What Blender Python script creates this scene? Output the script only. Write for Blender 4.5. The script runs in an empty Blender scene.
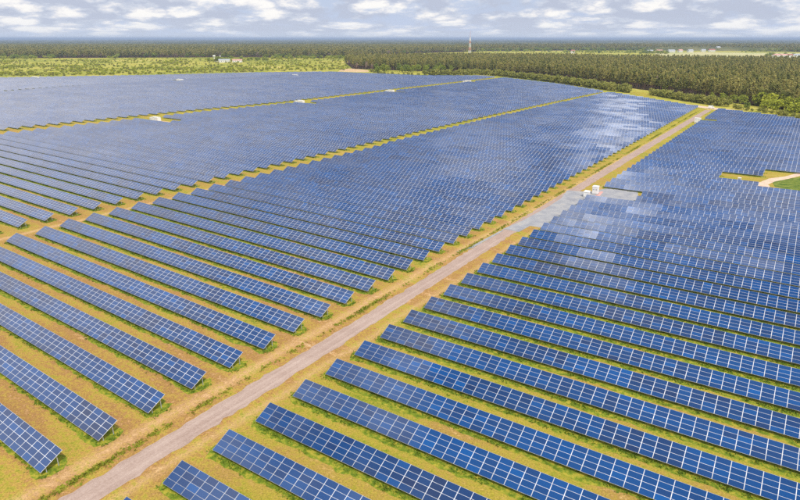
import bpy, math, random
import numpy as np
random.seed(7); rng = np.random.default_rng(7)
R = math.radians
sc = bpy.context.scene
COL = sc.collection

# ------------------------------------------------------------------ camera, sky, sun, exposure
CAM_H = 61.98; FPX = 579.73; HOR = 38.44
cd = bpy.data.cameras.new('camera'); cam = bpy.data.objects.new('camera', cd); COL.objects.link(cam)
cd.sensor_fit = 'HORIZONTAL'; cd.sensor_width = 36.0; cd.lens = 36.0*FPX/800.0
cd.clip_start = 0.5; cd.clip_end = 120000
PITCH = math.atan((250-HOR)/FPX)
cam.location = (0, 0, CAM_H); cam.rotation_euler = (math.pi/2-PITCH, 0, 0)
sc.camera = cam

SUN_AZ = math.atan2(0.45, -1.0)          # direction towards the sun, x=sin y=cos
SUN_EL = R(55)
sd = bpy.data.lights.new('sun', 'SUN'); sun = bpy.data.objects.new('sun', sd); COL.objects.link(sun)
sd.energy = 3.7; sd.angle = R(0.6); sd.color = (1.0, 0.95, 0.87)
sun.rotation_euler = (math.pi/2-SUN_EL, 0, math.pi-SUN_AZ)
sun.location = (0, 0, 300)

w = bpy.data.worlds.new('World'); sc.world = w; w.use_nodes = True
nt = w.node_tree; nt.nodes.clear()
def N(tree, kind, **kw):
    n = tree.nodes.new(kind)
    for k, v in kw.items():
        if k.startswith('i_'):
            n.inputs[k[2:]].default_value = v
        else: setattr(n, k, v)
    return n
def mth(tree, op, a, b=None, c=None, clamp=False):
    n = tree.nodes.new('ShaderNodeMath'); n.operation = op; n.use_clamp = clamp
    for i, v in enumerate((a, b, c)):
        if v is None: continue
        if isinstance(v, (int, float)): n.inputs[i].default_value = v
        else: tree.links.new(v, n.inputs[i])
    return n.outputs[0]
def vmth(tree, op, a, b=None, out=0):
    n = tree.nodes.new('ShaderNodeVectorMath'); n.operation = op
    for i, v in enumerate((a, b)):
        if v is None: continue
        if isinstance(v, tuple): n.inputs[i].default_value = v
        elif isinstance(v, (int, float)): n.inputs['Scale'].default_value = v
        else: tree.links.new(v, n.inputs[i])
    return n.outputs['Value'] if op in ('DOT_PRODUCT', 'LENGTH') else n.outputs[0]
def comb(tree, x, y, z):
    n = tree.nodes.new('ShaderNodeCombineXYZ')
    for i, v in enumerate((x, y, z)):
        if isinstance(v, (int, float)): n.inputs[i].default_value = v
        else: tree.links.new(v, n.inputs[i])
    return n.outputs[0]
def noise(tree, vec, scale, detail=3.0, rough=0.5, out='Fac', dist=0.0):
    n = tree.nodes.new('ShaderNodeTexNoise'); n.inputs['Scale'].default_value = scale
    n.inputs['Detail'].default_value = detail; n.inputs['Roughness'].default_value = rough
    n.inputs['Distortion'].default_value = dist
    if vec is not None: tree.links.new(vec, n.inputs['Vector'])
    return n.outputs[out]
def ramp(tree, fac, stops, interp='LINEAR'):
    n = tree.nodes.new('ShaderNodeValToRGB'); n.color_ramp.interpolation = interp
    el = n.color_ramp.elements
    while len(el) < len(stops): el.new(0.5)
    for e, (p, c) in zip(el, stops):
        e.position = p; e.color = (c, c, c, 1) if isinstance(c, (int, float)) else (*c, 1)
    tree.links.new(fac, n.inputs[0]); return n.outputs[0]
def mixc(tree, fac, a, b):
    n = tree.nodes.new('ShaderNodeMix'); n.data_type = 'RGBA'
    for i, v in ((0, fac), (6, a), (7, b)):
        if isinstance(v, (int, float)): n.inputs[i].default_value = v
        elif isinstance(v, tuple): n.inputs[i].default_value = (*v, 1)
        else: tree.links.new(v, n.inputs[i])
    return n.outputs[2]

sky = N(nt, 'ShaderNodeTexSky', sky_type='NISHITA'); sky.sun_disc = False
sky.sun_elevation = SUN_EL; sky.sun_rotation = SUN_AZ
sky.air_density = 1.0; sky.dust_density = 1.2; sky.ozone_density = 1.5
SKY_STRENGTH = 0.10
tc = N(nt, 'ShaderNodeTexCoord'); d = tc.outputs['Generated']
sx = N(nt, 'ShaderNodeSeparateXYZ'); nt.links.new(d, sx.inputs[0])
zc = mth(nt, 'MAXIMUM', sx.outputs[2], 0.0)
zz = mth(nt, 'ADD', zc, 0.022)
# clouds near the horizon: stretched layers; overhead: a cloud deck seen in perspective
plane = comb(nt, mth(nt, 'DIVIDE', sx.outputs[0], mth(nt, 'ADD', zc, 0.12)), mth(nt, 'DIVIDE', sx.outputs[1], mth(nt, 'ADD', zc, 0.12)), 0.0)
hi = noise(nt, plane, 5.0, 7, 0.6, dist=0.3)
lowv = comb(nt, mth(nt, 'MULTIPLY', sx.outputs[0], 2.3), mth(nt, 'MULTIPLY', sx.outputs[1], 2.3), mth(nt, 'MULTIPLY', mth(nt, 'LOGARITHM', zz, 2.718), 0.46))
low = noise(nt, lowv, 4.6, 9, 0.64, dist=0.35)
low2 = noise(nt, vmth(nt, 'ADD', lowv, (3.1, 7.7, 0.16)), 10.0, 8, 0.62, dist=0.5)
lowm = mth(nt, 'ADD', mth(nt, 'MULTIPLY', low, 0.66), mth(nt, 'MULTIPLY', low2, 0.34))
selz = ramp(nt, sx.outputs[2], [(0.10, 0.0), (0.25, 1.0)])
cloudn = mth(nt, 'ADD', mth(nt, 'MULTIPLY', hi, selz), mth(nt, 'MULTIPLY', lowm, mth(nt, 'SUBTRACT', 1.0, selz)))
cover = ramp(nt, cloudn, [(0.36, 0.0), (0.50, 1.0)], 'EASE')
shade = noise(nt, vmth(nt, 'ADD', lowv, (11.0, 2.0, 0.05)), 8.0, 10, 0.64, dist=0.12)
def puffs(vec, scale):
    # billows: warped cells, bright and round on top
    wv = vmth(nt, 'ADD', vec, vmth(nt, 'SCALE', vmth(nt, 'SUBTRACT', noise(nt, vec, scale*1.6, 4, 0.65, out='Color'), (0.5, 0.5, 0.5)), 0.16))
    v = nt.nodes.new('ShaderNodeTexVoronoi'); v.feature = 'F1'; v.inputs['Scale'].default_value = scale
    nt.links.new(wv, v.inputs['Vector']); return mth(nt, 'SUBTRACT', 1.0, v.outputs['Distance'])
pf = puffs(vmth(nt, 'ADD', lowv, (1.3, 4.0, 0.7)), 7.5)
big = noise(nt, vmth(nt, 'ADD', lowv, (2.0, 9.0, 0.3)), 2.6, 3, 0.5)
shade = mth(nt, 'ADD', mth(nt, 'MULTIPLY', shade, 0.40), mth(nt, 'ADD', mth(nt, 'MULTIPLY', mth(nt, 'SUBTRACT', pf, 0.12), 0.40), mth(nt, 'MULTIPLY', big, 0.22)))
shade = mth(nt, 'ADD', mth(nt, 'MULTIPLY', mth(nt, 'SUBTRACT', shade, 0.515), 1.45), 0.538)
shade_hi = noise(nt, vmth(nt, 'ADD', plane, (5.0, 3.0, 1.0)), 6.5, 7, 0.6)
ccl = ramp(nt, shade, [(0.38, (5.3, 5.8, 7.1)), (0.46, (6.4, 6.9, 8.0)), (0.51, (7.6, 7.8, 8.5)), (0.56, (9.1, 9.0, 9.1)), (0.62, (10.2, 10.0, 9.7))])
cch = ramp(nt, shade_hi, [(0.42, (3.0, 3.5, 4.6)), (0.50, (9.5, 9.7, 10.2)), (0.57, (19, 18.8, 18.8))])
cch = mixc(nt, ramp(nt, sx.outputs[2], [(0.55, 1.0), (0.76, 0.0)]), cch, (7.6, 8.2, 9.6))
cch = mixc(nt, ramp(nt, sx.outputs[2], [(0.885, 0.0), (0.95, 0.8)]), cch, (4.2, 5.6, 8.6))
cc = mixc(nt, selz, ccl, cch)
cch = mixc(nt, ramp(nt, sx.outputs[2], [(0.55, 1.0), (0.76, 0.0)]), cch, (7.6, 8.2, 9.6))
cch = mixc(nt, ramp(nt, sx.outputs[2], [(0.885, 0.0), (0.95, 0.8)]), cch, (4.2, 5.6, 8.6))
cc = mixc(nt, selz, ccl, cch)
gl = mth(nt, 'SUBTRACT', vmth(nt, 'DOT_PRODUCT', d, (0.093, 0.509, 0.856)), 0.985)  # boost added to unseen high clouds, mirrored as glare in the panels
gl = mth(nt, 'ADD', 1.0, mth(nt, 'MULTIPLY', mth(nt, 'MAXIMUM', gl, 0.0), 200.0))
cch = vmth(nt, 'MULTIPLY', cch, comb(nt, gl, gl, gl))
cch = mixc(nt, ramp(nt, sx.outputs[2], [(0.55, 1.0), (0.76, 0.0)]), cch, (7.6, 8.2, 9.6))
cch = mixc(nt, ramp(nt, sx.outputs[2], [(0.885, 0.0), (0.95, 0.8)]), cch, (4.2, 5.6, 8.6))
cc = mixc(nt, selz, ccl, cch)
skyc = mixc(nt, ramp(nt, sx.outputs[2], [(0.0, 0.95), (0.08, 0.8), (0.25, 0.0)]), sky.outputs[0], (5.6, 6.5, 8.6))
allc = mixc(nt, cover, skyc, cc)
# unseen low sky brightened so the left panels reflect greyer; glow spot added high ahead
allc = mixc(nt, ramp(nt, sx.outputs[2], [(0.10, 0.0), (0.22, 0.85), (0.55, 0.85), (0.74, 0.0)]), allc, (13.5, 13.0, 13.0))
gl = mth(nt, 'MULTIPLY', mth(nt, 'SUBTRACT', vmth(nt, 'DOT_PRODUCT', d, (0.06, 0.535, 0.843)), 0.9925), 170.0, clamp=True)  # added glow, out of view, that the far rows mirror as glare
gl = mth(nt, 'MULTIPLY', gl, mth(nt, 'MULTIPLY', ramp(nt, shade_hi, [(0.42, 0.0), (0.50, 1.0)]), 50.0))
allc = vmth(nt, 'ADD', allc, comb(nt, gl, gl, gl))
# pale strip of air right above the horizon
allc = mixc(nt, ramp(nt, sx.outputs[2], [(0.0, 0.85), (0.012, 0.25), (0.035, 0.0)]), allc, (7.0, 7.7, 8.9))
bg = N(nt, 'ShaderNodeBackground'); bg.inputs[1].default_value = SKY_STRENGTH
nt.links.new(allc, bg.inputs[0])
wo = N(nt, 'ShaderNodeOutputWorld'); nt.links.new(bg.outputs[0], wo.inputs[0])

sc.view_settings.view_transform = 'Standard'; sc.view_settings.look = 'None'
sc.view_settings.gamma = 1.0; sc.view_settings.use_curve_mapping = False
sc.view_settings.exposure = 0.0
sc.render.engine = 'CYCLES'
cy = sc.cycles
cy.max_bounces = 4; cy.diffuse_bounces = 2; cy.glossy_bounces = 2; cy.transmission_bounces = 2
cy.volume_bounces = 0; cy.transparent_max_bounces = 6; cy.use_denoising = False; cy.denoiser = 'OPENIMAGEDENOISE'; cy.denoising_input_passes = 'RGB_ALBEDO_NORMAL'
cy.caustics_reflective = False; cy.caustics_refractive = False

# ------------------------------------------------------------------ the plan of the solar park
A_L = -0.612582; O_L = np.array([-51.913, 73.164]); D_L = np.array([5.063, 7.406]); T_L = 0.4799
A_R = -0.574151; O_R = np.array([-32.857, 71.231]); D_R = np.array([5.078, 7.382]); T_R = 0.4105
W = 2.071; SL = 4.03; ZL = 0.70
def basis(a): return np.array([math.cos(a), math.sin(a)]), np.array([-math.sin(a), math.cos(a)])
rL, nL = basis(A_L); rR, nR = basis(A_R)
def F(k, s, side='L'):
    if side == 'L': return O_L + k*D_L + s*rL
    return O_R + k*D_R + s*rR
def ground_at(x, y, z=0.0):
    """point at height z seen at pixel x, y of the 800x500 photograph"""
    vx = (x-400)/FPX; vy = -(y-250)/FPX
    Y = math.cos(PITCH)+vy*math.sin(PITCH); Z = -math.sin(PITCH)+vy*math.cos(PITCH)
    t = (CAM_H-z)/(-Z); return np.array([vx*t, Y*t])
def pix(P, z):
    X, Y = P; Z = z-CAM_H
    dd = Y*math.cos(PITCH)-Z*math.sin(PITCH); u = Y*math.sin(PITCH)+Z*math.cos(PITCH)
    if dd < 1: return (9999, 9999, dd)
    return (400+FPX*X/dd, 250-FPX*u/dd, dd)
def coords(P, side='L'):
    o, dv, r = (O_L, D_L, rL) if side == 'L' else (O_R, D_R, rR)
    return np.linalg.solve(np.array([dv, r]).T, np.asarray(P)-o)

# ------------------------------------------------------------------ helpers
def tag(o, label=None, cat=None, group=None, kind=None):
    if label: o['label'] = label
    if cat: o['category'] = cat
    if group: o['group'] = group
    if kind: o['kind'] = kind
    return o
def link(o, parent=None):
    COL.objects.link(o)
    if parent is not None: o.parent = parent
    return o
def empty(name, loc, rz=0.0):
    o = bpy.data.objects.new(name, None); o.location = loc; o.rotation_euler = (0, 0, rz)
    o.empty_display_size = 0.5; return link(o)
def new_obj(name, me, parent=None, loc=None):
    o = bpy.data.objects.new(name, me)
    if loc is not None: o.location = loc
    return link(o, parent)
def mesh_np(name, V, Q, mats, midx=None, uv=None, smooth=False):
    """V (n,3) vertices, Q (m,4) quads -> mesh, fast"""
    V = np.asarray(V, dtype=np.float32); Q = np.asarray(Q, dtype=np.int32)
    me = bpy.data.meshes.new(name); m, c = Q.shape
    me.vertices.add(len(V)); me.vertices.foreach_set('co', V.ravel())
    me.loops.add(m*c); me.loops.foreach_set('vertex_index', Q.ravel())
    me.polygons.add(m); me.polygons.foreach_set('loop_start', np.arange(0, m*c, c, dtype=np.int32))
    for mt in mats: me.materials.append(mt)
    if midx is not None: me.polygons.foreach_set('material_index', np.asarray(midx, dtype=np.int32))
    if smooth: me.polygons.foreach_set('use_smooth', np.ones(m, dtype=bool))
    if uv is not None:
        l = me.uv_layers.new(name='module'); l.data.foreach_set('uv', np.asarray(uv, dtype=np.float32).ravel())
    me.update(calc_edges=True); me.validate(); return me
BQ = np.array([[0,3,2,1],[4,5,6,7],[0,1,5,4],[1,2,6,5],[2,3,7,6],[3,0,4,7]])
class MB:
    def __init__(s): s.v = []; s.f = []; s.m = []
    def box(s, x0, x1, y0, y1, z0, z1, m=0, fn=None):
        b = len(s.v)
        vs = [(x0,y0,z0),(x1,y0,z0),(x1,y1,z0),(x0,y1,z0),(x0,y0,z1),(x1,y0,z1),(x1,y1,z1),(x0,y1,z1)]
        if fn: vs = [fn(*v) for v in vs]
        s.v += vs; s.f += [tuple(b+i for i in q) for q in BQ.tolist()]; s.m += [m]*6
    def bar(s, p, q, w0, w1=None, m=0, n=6):
        if w1 is None: w1 = w0
        p = np.array(p, float); q = np.array(q, float); ax = q-p; ax /= np.linalg.norm(ax)
        u = np.cross(ax, (0,0,1)); u = np.array((1.,0,0)) if np.linalg.norm(u) < 1e-4 else u/np.linalg.norm(u)
        v = np.cross(ax, u); b = len(s.v)
        for P, rr in ((p, w0), (q, w1)):
            for i in range(n):
                a = 2*math.pi*i/n; s.v.append(tuple(P+rr*(math.cos(a)*u+math.sin(a)*v)))
        for i in range(n): s.f.append((b+i, b+(i+1)%n, b+n+(i+1)%n, b+n+i)); s.m.append(m)
        s.f.append(tuple(b+i for i in range(n))[::-1]); s.m.append(m)
        s.f.append(tuple(b+n+i for i in range(n))); s.m.append(m)
    def face(s, pts, m=0):
        b = len(s.v); s.v += [tuple(p) for p in pts]; s.f.append(tuple(range(b, b+len(pts)))); s.m.append(m)
    def mesh(s, name, mats):
        me = bpy.data.meshes.new(name); me.from_pydata(s.v, [], s.f)
        for mt in mats: me.materials.append(mt)
        me.polygons.foreach_set('material_index', s.m); me.update(); return me
    def build(s, name, mats, parent=None, loc=None): return new_obj(name, s.mesh(name, mats), parent, loc)

# ------------------------------------------------------------------ materials
def mat(name, col=(0.5,0.5,0.5), rough=0.8, spec=0.3, metal=0.0):
    m = bpy.data.materials.new(name); m.use_nodes = True
    b = m.node_tree.nodes['Principled BSDF']
    b.inputs['Base Color'].default_value = (*col, 1); b.inputs['Roughness'].default_value = rough
    b.inputs['Specular IOR Level'].default_value = spec; b.inputs['Metallic'].default_value = metal
    return m, m.node_tree, b
def wpos(t): return t.nodes.new('ShaderNodeNewGeometry').outputs['Position']
def varied(name, c0, c1, scale=3.0, rough=0.8, spec=0.3, metal=0.0):
    m, t, b = mat(name, c0, rough, spec, metal)
    f = noise(t, wpos(t), scale, 4, 0.6)
    t.links.new(ramp(t, f, [(0.35, c0), (0.65, c1)]), b.inputs['Base Color']); return m
M_alu = varied('aluminium_frame', (0.52,0.53,0.55), (0.64,0.65,0.67), 0.7, 0.45, 0.5, 0.0)
M_steel = varied('galvanised_steel', (0.42,0.44,0.46), (0.55,0.57,0.58), 4, 0.5, 0.5, 0.4)
M_white = varied('white_painted_metal', (0.78,0.78,0.76), (0.68,0.68,0.66), 0.8, 0.5, 0.4)
M_shade = varied('grey_louvre', (0.30,0.31,0.32), (0.24,0.25,0.26), 2, 0.6)
M_redroof = varied('red_roof', (0.36,0.15,0.11), (0.27,0.11,0.09), 0.4, 0.8)
M_pinkroof = varied('faded_pink_roof', (0.58,0.33,0.29), (0.48,0.26,0.22), 0.3, 0.8)
M_greyroof = varied('grey_roof', (0.40,0.42,0.45), (0.28,0.30,0.33), 0.3, 0.7)
M_glassd = varied('dark_window', (0.03,0.04,0.05), (0.06,0.07,0.08), 1.0, 0.15, 0.5)
M_tyre = varied('black_rubber', (0.02,0.02,0.02), (0.03,0.03,0.03), 5, 0.9)
M_mastred = varied('red_mast_paint', (0.64,0.36,0.28), (0.58,0.30,0.24), 0.2, 0.6)

# glass of the modules: deep blue cells; each module a little different, groups of modules mounted a fraction of a degree apart
M_cell, t, b = mat('blue_silicon_cells', (0.02,0.06,0.22), 0.12, 0.5)
uvn = t.nodes.new('ShaderNodeUVMap'); uvn.uv_map = 'module'
su = t.nodes.new('ShaderNodeSeparateXYZ'); t.links.new(uvn.outputs[0], su.inputs[0])
oi = t.nodes.new('ShaderNodeObjectInfo')
cu = mth(t, 'FLOOR', su.outputs[0]); cv = mth(t, 'FLOOR', su.outputs[1])
kk = mth(t, 'FLOOR', mth(t, 'DIVIDE', su.outputs[1], 4.0))
u_m = mth(t, 'ADD', vmth(t, 'DOT_PRODUCT', oi.outputs['Location'], (float(rL[0]), float(rL[1]), 0)), mth(t, 'MULTIPLY', cu, W))
v_k = mth(t, 'ADD', mth(t, 'ROUND', mth(t, 'DIVIDE', vmth(t, 'DOT_PRODUCT', oi.outputs['Location'], (float(nL[0]), float(nL[1]), 0)), 8.97)), kk)
wn = t.nodes.new('ShaderNodeTexWhiteNoise'); wn.noise_dimensions = '3D'
t.links.new(comb(t, cu, cv, v_k), wn.inputs[0])
v_q = v_k
u_b = mth(t, 'MULTIPLY', mth(t, 'FLOOR', mth(t, 'DIVIDE', u_m, W*5)), W*5)
pv = comb(t, mth(t, 'MULTIPLY', u_b, 0.028), mth(t, 'MULTIPLY', v_k, 0.30), 0.0)
n1 = noise(t, pv, 1.0, 3, 0.6, out='Color')
pv2 = comb(t, mth(t, 'MULTIPLY', mth(t, 'FLOOR', mth(t, 'DIVIDE', cu, 6.0)), 0.9), mth(t, 'MULTIPLY', v_k, 0.9), 4.0)
wn2 = t.nodes.new('ShaderNodeTexWhiteNoise'); wn2.noise_dimensions = '3D'; t.links.new(pv2, wn2.inputs[0])
n1 = vmth(t, 'SNAP', n1, (0.07, 0.07, 0.001))
s1 = t.nodes.new('ShaderNodeSeparateXYZ'); t.links.new(n1, s1.inputs[0])
s2 = t.nodes.new('ShaderNodeSeparateXYZ'); t.links.new(wn2.outputs['Color'], s2.inputs[0])
s3 = t.nodes.new('ShaderNodeSeparateXYZ'); t.links.new(wn.outputs['Color'], s3.inputs[0])
def tilt(i, a1, a2, a3):
    q = mth(t, 'MULTIPLY', mth(t, 'SUBTRACT', s1.outputs[i], 0.5), a1)
    q = mth(t, 'ADD', q, mth(t, 'MULTIPLY', mth(t, 'SUBTRACT', s2.outputs[i], 0.5), a2))
    return mth(t, 'ADD', q, mth(t, 'MULTIPLY', mth(t, 'SUBTRACT', s3.outputs[i], 0.5), a3))
tu = tilt(0, 0.16, 0.007, 0.003); tv = tilt(1, 0.24, 0.009, 0.003)
geo = t.nodes.new('ShaderNodeNewGeometry')
pert = comb(t, mth(t, 'ADD', mth(t, 'MULTIPLY', tu, float(rL[0])), mth(t, 'MULTIPLY', tv, float(nL[0]))),
               mth(t, 'ADD', mth(t, 'MULTIPLY', tu, float(rL[1])), mth(t, 'MULTIPLY', tv, float(nL[1]))), 0.0)
nn = vmth(t, 'NORMALIZE', vmth(t, 'ADD', geo.outputs['Normal'], pert))
t.links.new(nn, b.inputs['Normal'])
colr = ramp(t, wn.outputs['Value'], [(0.0, (0.009,0.022,0.074)), (0.25, (0.005,0.032,0.115)), (0.6, (0.003,0.041,0.150)), (0.9, (0.002,0.050,0.185)), (1.0, (0.001,0.078,0.28))])
blk = ramp(t, mth(t, 'ADD', mth(t, 'MULTIPLY', wn2.outputs['Value'], 0.5), mth(t, 'MULTIPLY', s1.outputs[2], 0.6)), [(0.30, (0.008,0.027,0.090)), (0.75, (0.0015,0.053,0.195))])
t.links.new(mixc(t, 0.45, colr, blk), b.inputs['Base Color'])
b.inputs['Roughness'].default_value = 0.10; b.inputs['IOR'].default_value = 1.55
b.inputs['Sheen Weight'].default_value = 0.22; b.inputs['Sheen Roughness'].default_value = 0.45; b.inputs['Sheen Tint'].default_value = (1.0, 0.95, 0.88, 1)   # thin film of dust

# leaves
def leafmat(name, c0, c1, c2, scale=0.12, rnd=0.35, transl=0.25):
    m, t, b = mat(name, c1, 0.7, 0.2)
    o = t.nodes.new('ShaderNodeObjectInfo')
    f = noise(t, wpos(t), scale, 3, 0.6)
    g = t.nodes.new('ShaderNodeNewGeometry')
    v = mth(t, 'ADD', mth(t, 'MULTIPLY', f, 0.55), mth(t, 'MULTIPLY', o.outputs['Random'], rnd))
    v = mth(t, 'ADD', v, mth(t, 'MULTIPLY', g.outputs['Random Per Island'], 0.25))
    c = ramp(t, v, [(0.2, c0), (0.5, c1), (0.85, c2)])
    t.links.new(c, b.inputs['Base Color'])
    if transl:
        tr = t.nodes.new('ShaderNodeBsdfTranslucent'); t.links.new(c, tr.inputs[0])
        mx = t.nodes.new('ShaderNodeMixShader'); mx.inputs[0].default_value = transl
        t.links.new(b.outputs[0], mx.inputs[1]); t.links.new(tr.outputs[0], mx.inputs[2])
        t.links.new(mx.outputs[0], t.nodes['Material Output'].inputs[0])
    return m
M_pine = leafmat('pine_needles', (0.105,0.125,0.030), (0.245,0.255,0.064), (0.44,0.39,0.115), 0.02, rnd=0.5, transl=0.35)
M_bark = varied('pine_bark', (0.28,0.16,0.11), (0.19,0.115,0.085), 1.2, 0.9)
M_barkg = varied('grey_bark', (0.14,0.11,0.085), (0.09,0.075,0.06), 1.2, 0.9)
M_decid = leafmat('bright_leaves', (0.09,0.14,0.02), (0.21,0.27,0.035), (0.36,0.38,0.05), 0.05)
M_bushy = leafmat('bush_leaves', (0.14,0.16,0.03), (0.27,0.28,0.055), (0.40,0.38,0.09), 0.06)
M_lime = leafmat('lime_leaves', (0.20,0.24,0.02), (0.34,0.38,0.035), (0.50,0.50,0.06), 0.05)
M_bare = leafmat('bare_twigs', (0.17,0.11,0.085), (0.25,0.17,0.14), (0.32,0.24,0.20), 0.05, transl=0.0)
M_weed = leafmat('weed_leaves', (0.08,0.14,0.012), (0.17,0.25,0.020), (0.33,0.34,0.03), 0.35, 0.0)
M_weed2 = leafmat('verge_weeds', (0.15,0.20,0.015), (0.30,0.31,0.03), (0.50,0.40,0.06), 0.35, 0.0)

# ------------------------------------------------------------------ the ground
M_ground, t, b = mat('meadow_ground', (0.2,0.2,0.06), 0.95, 0.1)
P = wpos(t)
fa = noise(t, P, 0.004, 5, 0.6); fb = noise(t, P, 0.03, 5, 0.65); fc_ = noise(t, P, 0.25, 3, 0.6)
fsum = mth(t, 'ADD', mth(t, 'MULTIPLY', fa, 0.4), mth(t, 'ADD', mth(t, 'MULTIPLY', fb, 0.4), mth(t, 'MULTIPLY', fc_, 0.2)))
t.links.new(ramp(t, fsum, [(0.38, (0.10,0.14,0.016)), (0.46, (0.22,0.24,0.025)), (0.54, (0.38,0.34,0.05)), (0.64, (0.52,0.41,0.16))]), b.inputs['Base Color'])
G = 60000
mb = MB(); mb.face([(-G,-G,0),(G,-G,0),(G,G,0),(-G,G,0)])
tag(mb.build('ground', [M_ground]), kind='structure')

# dry grass inside the park; colour bands lie along the rows, tyre tracks along the verges
M_park, t, b = mat('dry_park_grass', (0.4,0.2,0.06), 0.95, 0.1)
P = wpos(t)
lx = mth(t, 'SUBTRACT', vmth(t, 'DOT_PRODUCT', P, (float(rL[0]), float(rL[1]), 0)), float(O_L@rL))
ly = mth(t, 'SUBTRACT', vmth(t, 'DOT_PRODUCT', P, (float(nL[0]), float(nL[1]), 0)), float(O_L@nL))
fv = comb(t, mth(t, 'MULTIPLY', lx, 0.25), ly, 0.0)
g1 = noise(t, fv, 0.16, 5, 0.6); g2 = noise(t, P, 0.035, 4, 0.6); g3 = noise(t, P, 1.1, 5, 0.72)
ff = mth(t, 'ADD', mth(t, 'MULTIPLY', g1, 0.42), mth(t, 'ADD', mth(t, 'MULTIPLY', g2, 0.20), mth(t, 'MULTIPLY', g3, 0.38)))
dry = ramp(t, ff, [(0.37, (0.15,0.19,0.022)), (0.44, (0.32,0.27,0.035)), (0.49, (0.39,0.25,0.058)), (0.54, (0.30,0.16,0.055)), (0.58, (0.43,0.25,0.095)), (0.65, (0.52,0.38,0.23))])
grn = ramp(t, ff, [(0.38, (0.13,0.19,0.015)), (0.50, (0.32,0.285,0.027)), (0.62, (0.48,0.35,0.07))])
far = ramp(t, mth(t, 'ADD', mth(t, 'ADD', mth(t, 'MULTIPLY', ly, 0.0022), mth(t, 'MULTIPLY', mth(t, 'LESS_THAN', lx, -60.0), 0.22)), mth(t, 'MULTIPLY', mth(t, 'SUBTRACT', g2, 0.5), 0.9)), [(0.35, 0.0), (0.9, 0.85)])

base = mixc(t, mth(t, 'MAXIMUM', far, mth(t, 'MULTIPLY', ramp(t, mth(t, 'MULTIPLY', lx, 0.05), [(0.6, 0.0), (1.0, 1.0)]), ramp(t, g2, [(0.40, 0.75), (0.6, 0.25)]))), dry, grn)
wob = mth(t, 'MULTIPLY', mth(t, 'SUBTRACT', noise(t, P, 0.05, 3, 0.5), 0.5), 3.0)
def band(center, half, strength):
    q = mth(t, 'ABSOLUTE', mth(t, 'SUBTRACT', mth(t, 'ADD', lx, wob), center))
    q = mth(t, 'SUBTRACT', 1.0, mth(t, 'DIVIDE', q, half), clamp=True)
    return mth(t, 'MULTIPLY', q, mth(t, 'MULTIPLY', ramp(t, g3, [(0.35, 0.2), (0.6, 1.0)]), strength))
base = mixc(t, band(2.4, 2.2, 0.8), base, (0.56,0.36,0.18))
base = mixc(t, band(13.6, 1.6, 0.55), base, (0.56,0.38,0.19))
base = mixc(t, band(-126.0, 2.2, 0.9), base, (0.58,0.36,0.20))
g4 = noise(t, P, 3.6, 4, 0.75)
gf = ramp(t, g4, [(0.34, 0.62), (0.5, 0.98), (0.66, 1.22)])
base = vmth(t, 'MULTIPLY', base, comb(t, gf, gf, gf))
t.links.new(base, b.inputs['Base Color'])
bp_ = t.nodes.new('ShaderNodeBump'); bp_.inputs['Strength'].default_value = 0.5; bp_.inputs['Distance'].default_value = 0.25
t.links.new(noise(t, P, 2.2, 5, 0.7), bp_.inputs['Height']); t.links.new(bp_.outputs[0], b.inputs['Normal'])

def kmax_L(s):
    return float(np.interp(s, [-1100,-1017,-875,-790,-689,-520,-391,-345,-208,-130,-55,-8,20],
                              [38,   45,   65,  82.3,94.8, 90.8,100.8,98.8,88.4,80.0,72.1,66.6,65.0]))
def kmax_R(s):
    return float(np.interp(s, [-5, 34, 64, 140], [64.4, 61.7, 59.4, 53.5]))
mb = MB(); pts = [(*F(-14, 160), 0.012), ]
for s in (140, 90, 60, 30, 10): pts.append((*F(kmax_R(s-17)+1.2, s), 0.012))
for s in (-8,-30,-55,-90,-130,-170,-208,-280,-345,-391,-450,-520,-600,-689,-740,-790,-875,-950,-1017,-1100): pts.append((*F(kmax_L(s)+0.4, s), 0.012))
pts += [(*F(20,-1150),0.012), (*F(-14,-700),0.012)]
mb.face(pts); tag(mb.build('dry_grass_field', [M_park]), kind='structure')

# gravel road
M_road, t, b = mat('gravel_road', (0.4,0.3,0.25), 0.95, 0.1)
P = wpos(t)
q1 = mth(t, 'SUBTRACT', vmth(t, 'DOT_PRODUCT', P, (float(rL[0]), float(rL[1]), 0)), float(O_L@rL))
q2 = vmth(t, 'DOT_PRODUCT', P, (float(nL[0]), float(nL[1]), 0))
st = noise(t, comb(t, mth(t, 'MULTIPLY', q1, 2.6), mth(t, 'MULTIPLY', q2, 0.05), 0.0), 1.0, 4, 0.6)
fi = noise(t, P, 2.5, 5, 0.75)
f3 = mth(t, 'ADD', mth(t, 'MULTIPLY', st, 0.40), mth(t, 'MULTIPLY', fi, 0.60))
rut = mth(t, 'ABSOLUTE', mth(t, 'SUBTRACT', mth(t, 'ABSOLUTE', mth(t, 'SUBTRACT', mth(t, 'ADD', q1, mth(t, 'MULTIPLY', noise(t, P, 0.08, 2, 0.5), 0.6)), 9.35)), 0.95))
rut = mth(t, 'SUBTRACT', 1.0, mth(t, 'DIVIDE', rut, 0.55), clamp=True)
f3 = mth(t, 'ADD', f3, mth(t, 'MULTIPLY', mth(t, 'SUBTRACT', rut, 0.35), 0.10))
f3 = mth(t, 'ADD', f3, mth(t, 'MULTIPLY', mth(t, 'SUBTRACT', noise(t, P, 0.22, 4, 0.6), 0.5), 0.35))
t.links.new(ramp(t, f3, [(0.34, (0.29,0.205,0.165)), (0.50, (0.365,0.272,0.225)), (0.68, (0.435,0.34,0.285))]), b.inputs['Base Color'])
M_track = varied('pale_track', (0.50,0.36,0.26), (0.62,0.48,0.36), 0.4, 0.95, 0.1)
M_sand = varied('bare_sand', (0.58,0.42,0.25), (0.45,0.30,0.15), 0.1, 0.95, 0.1)
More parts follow.
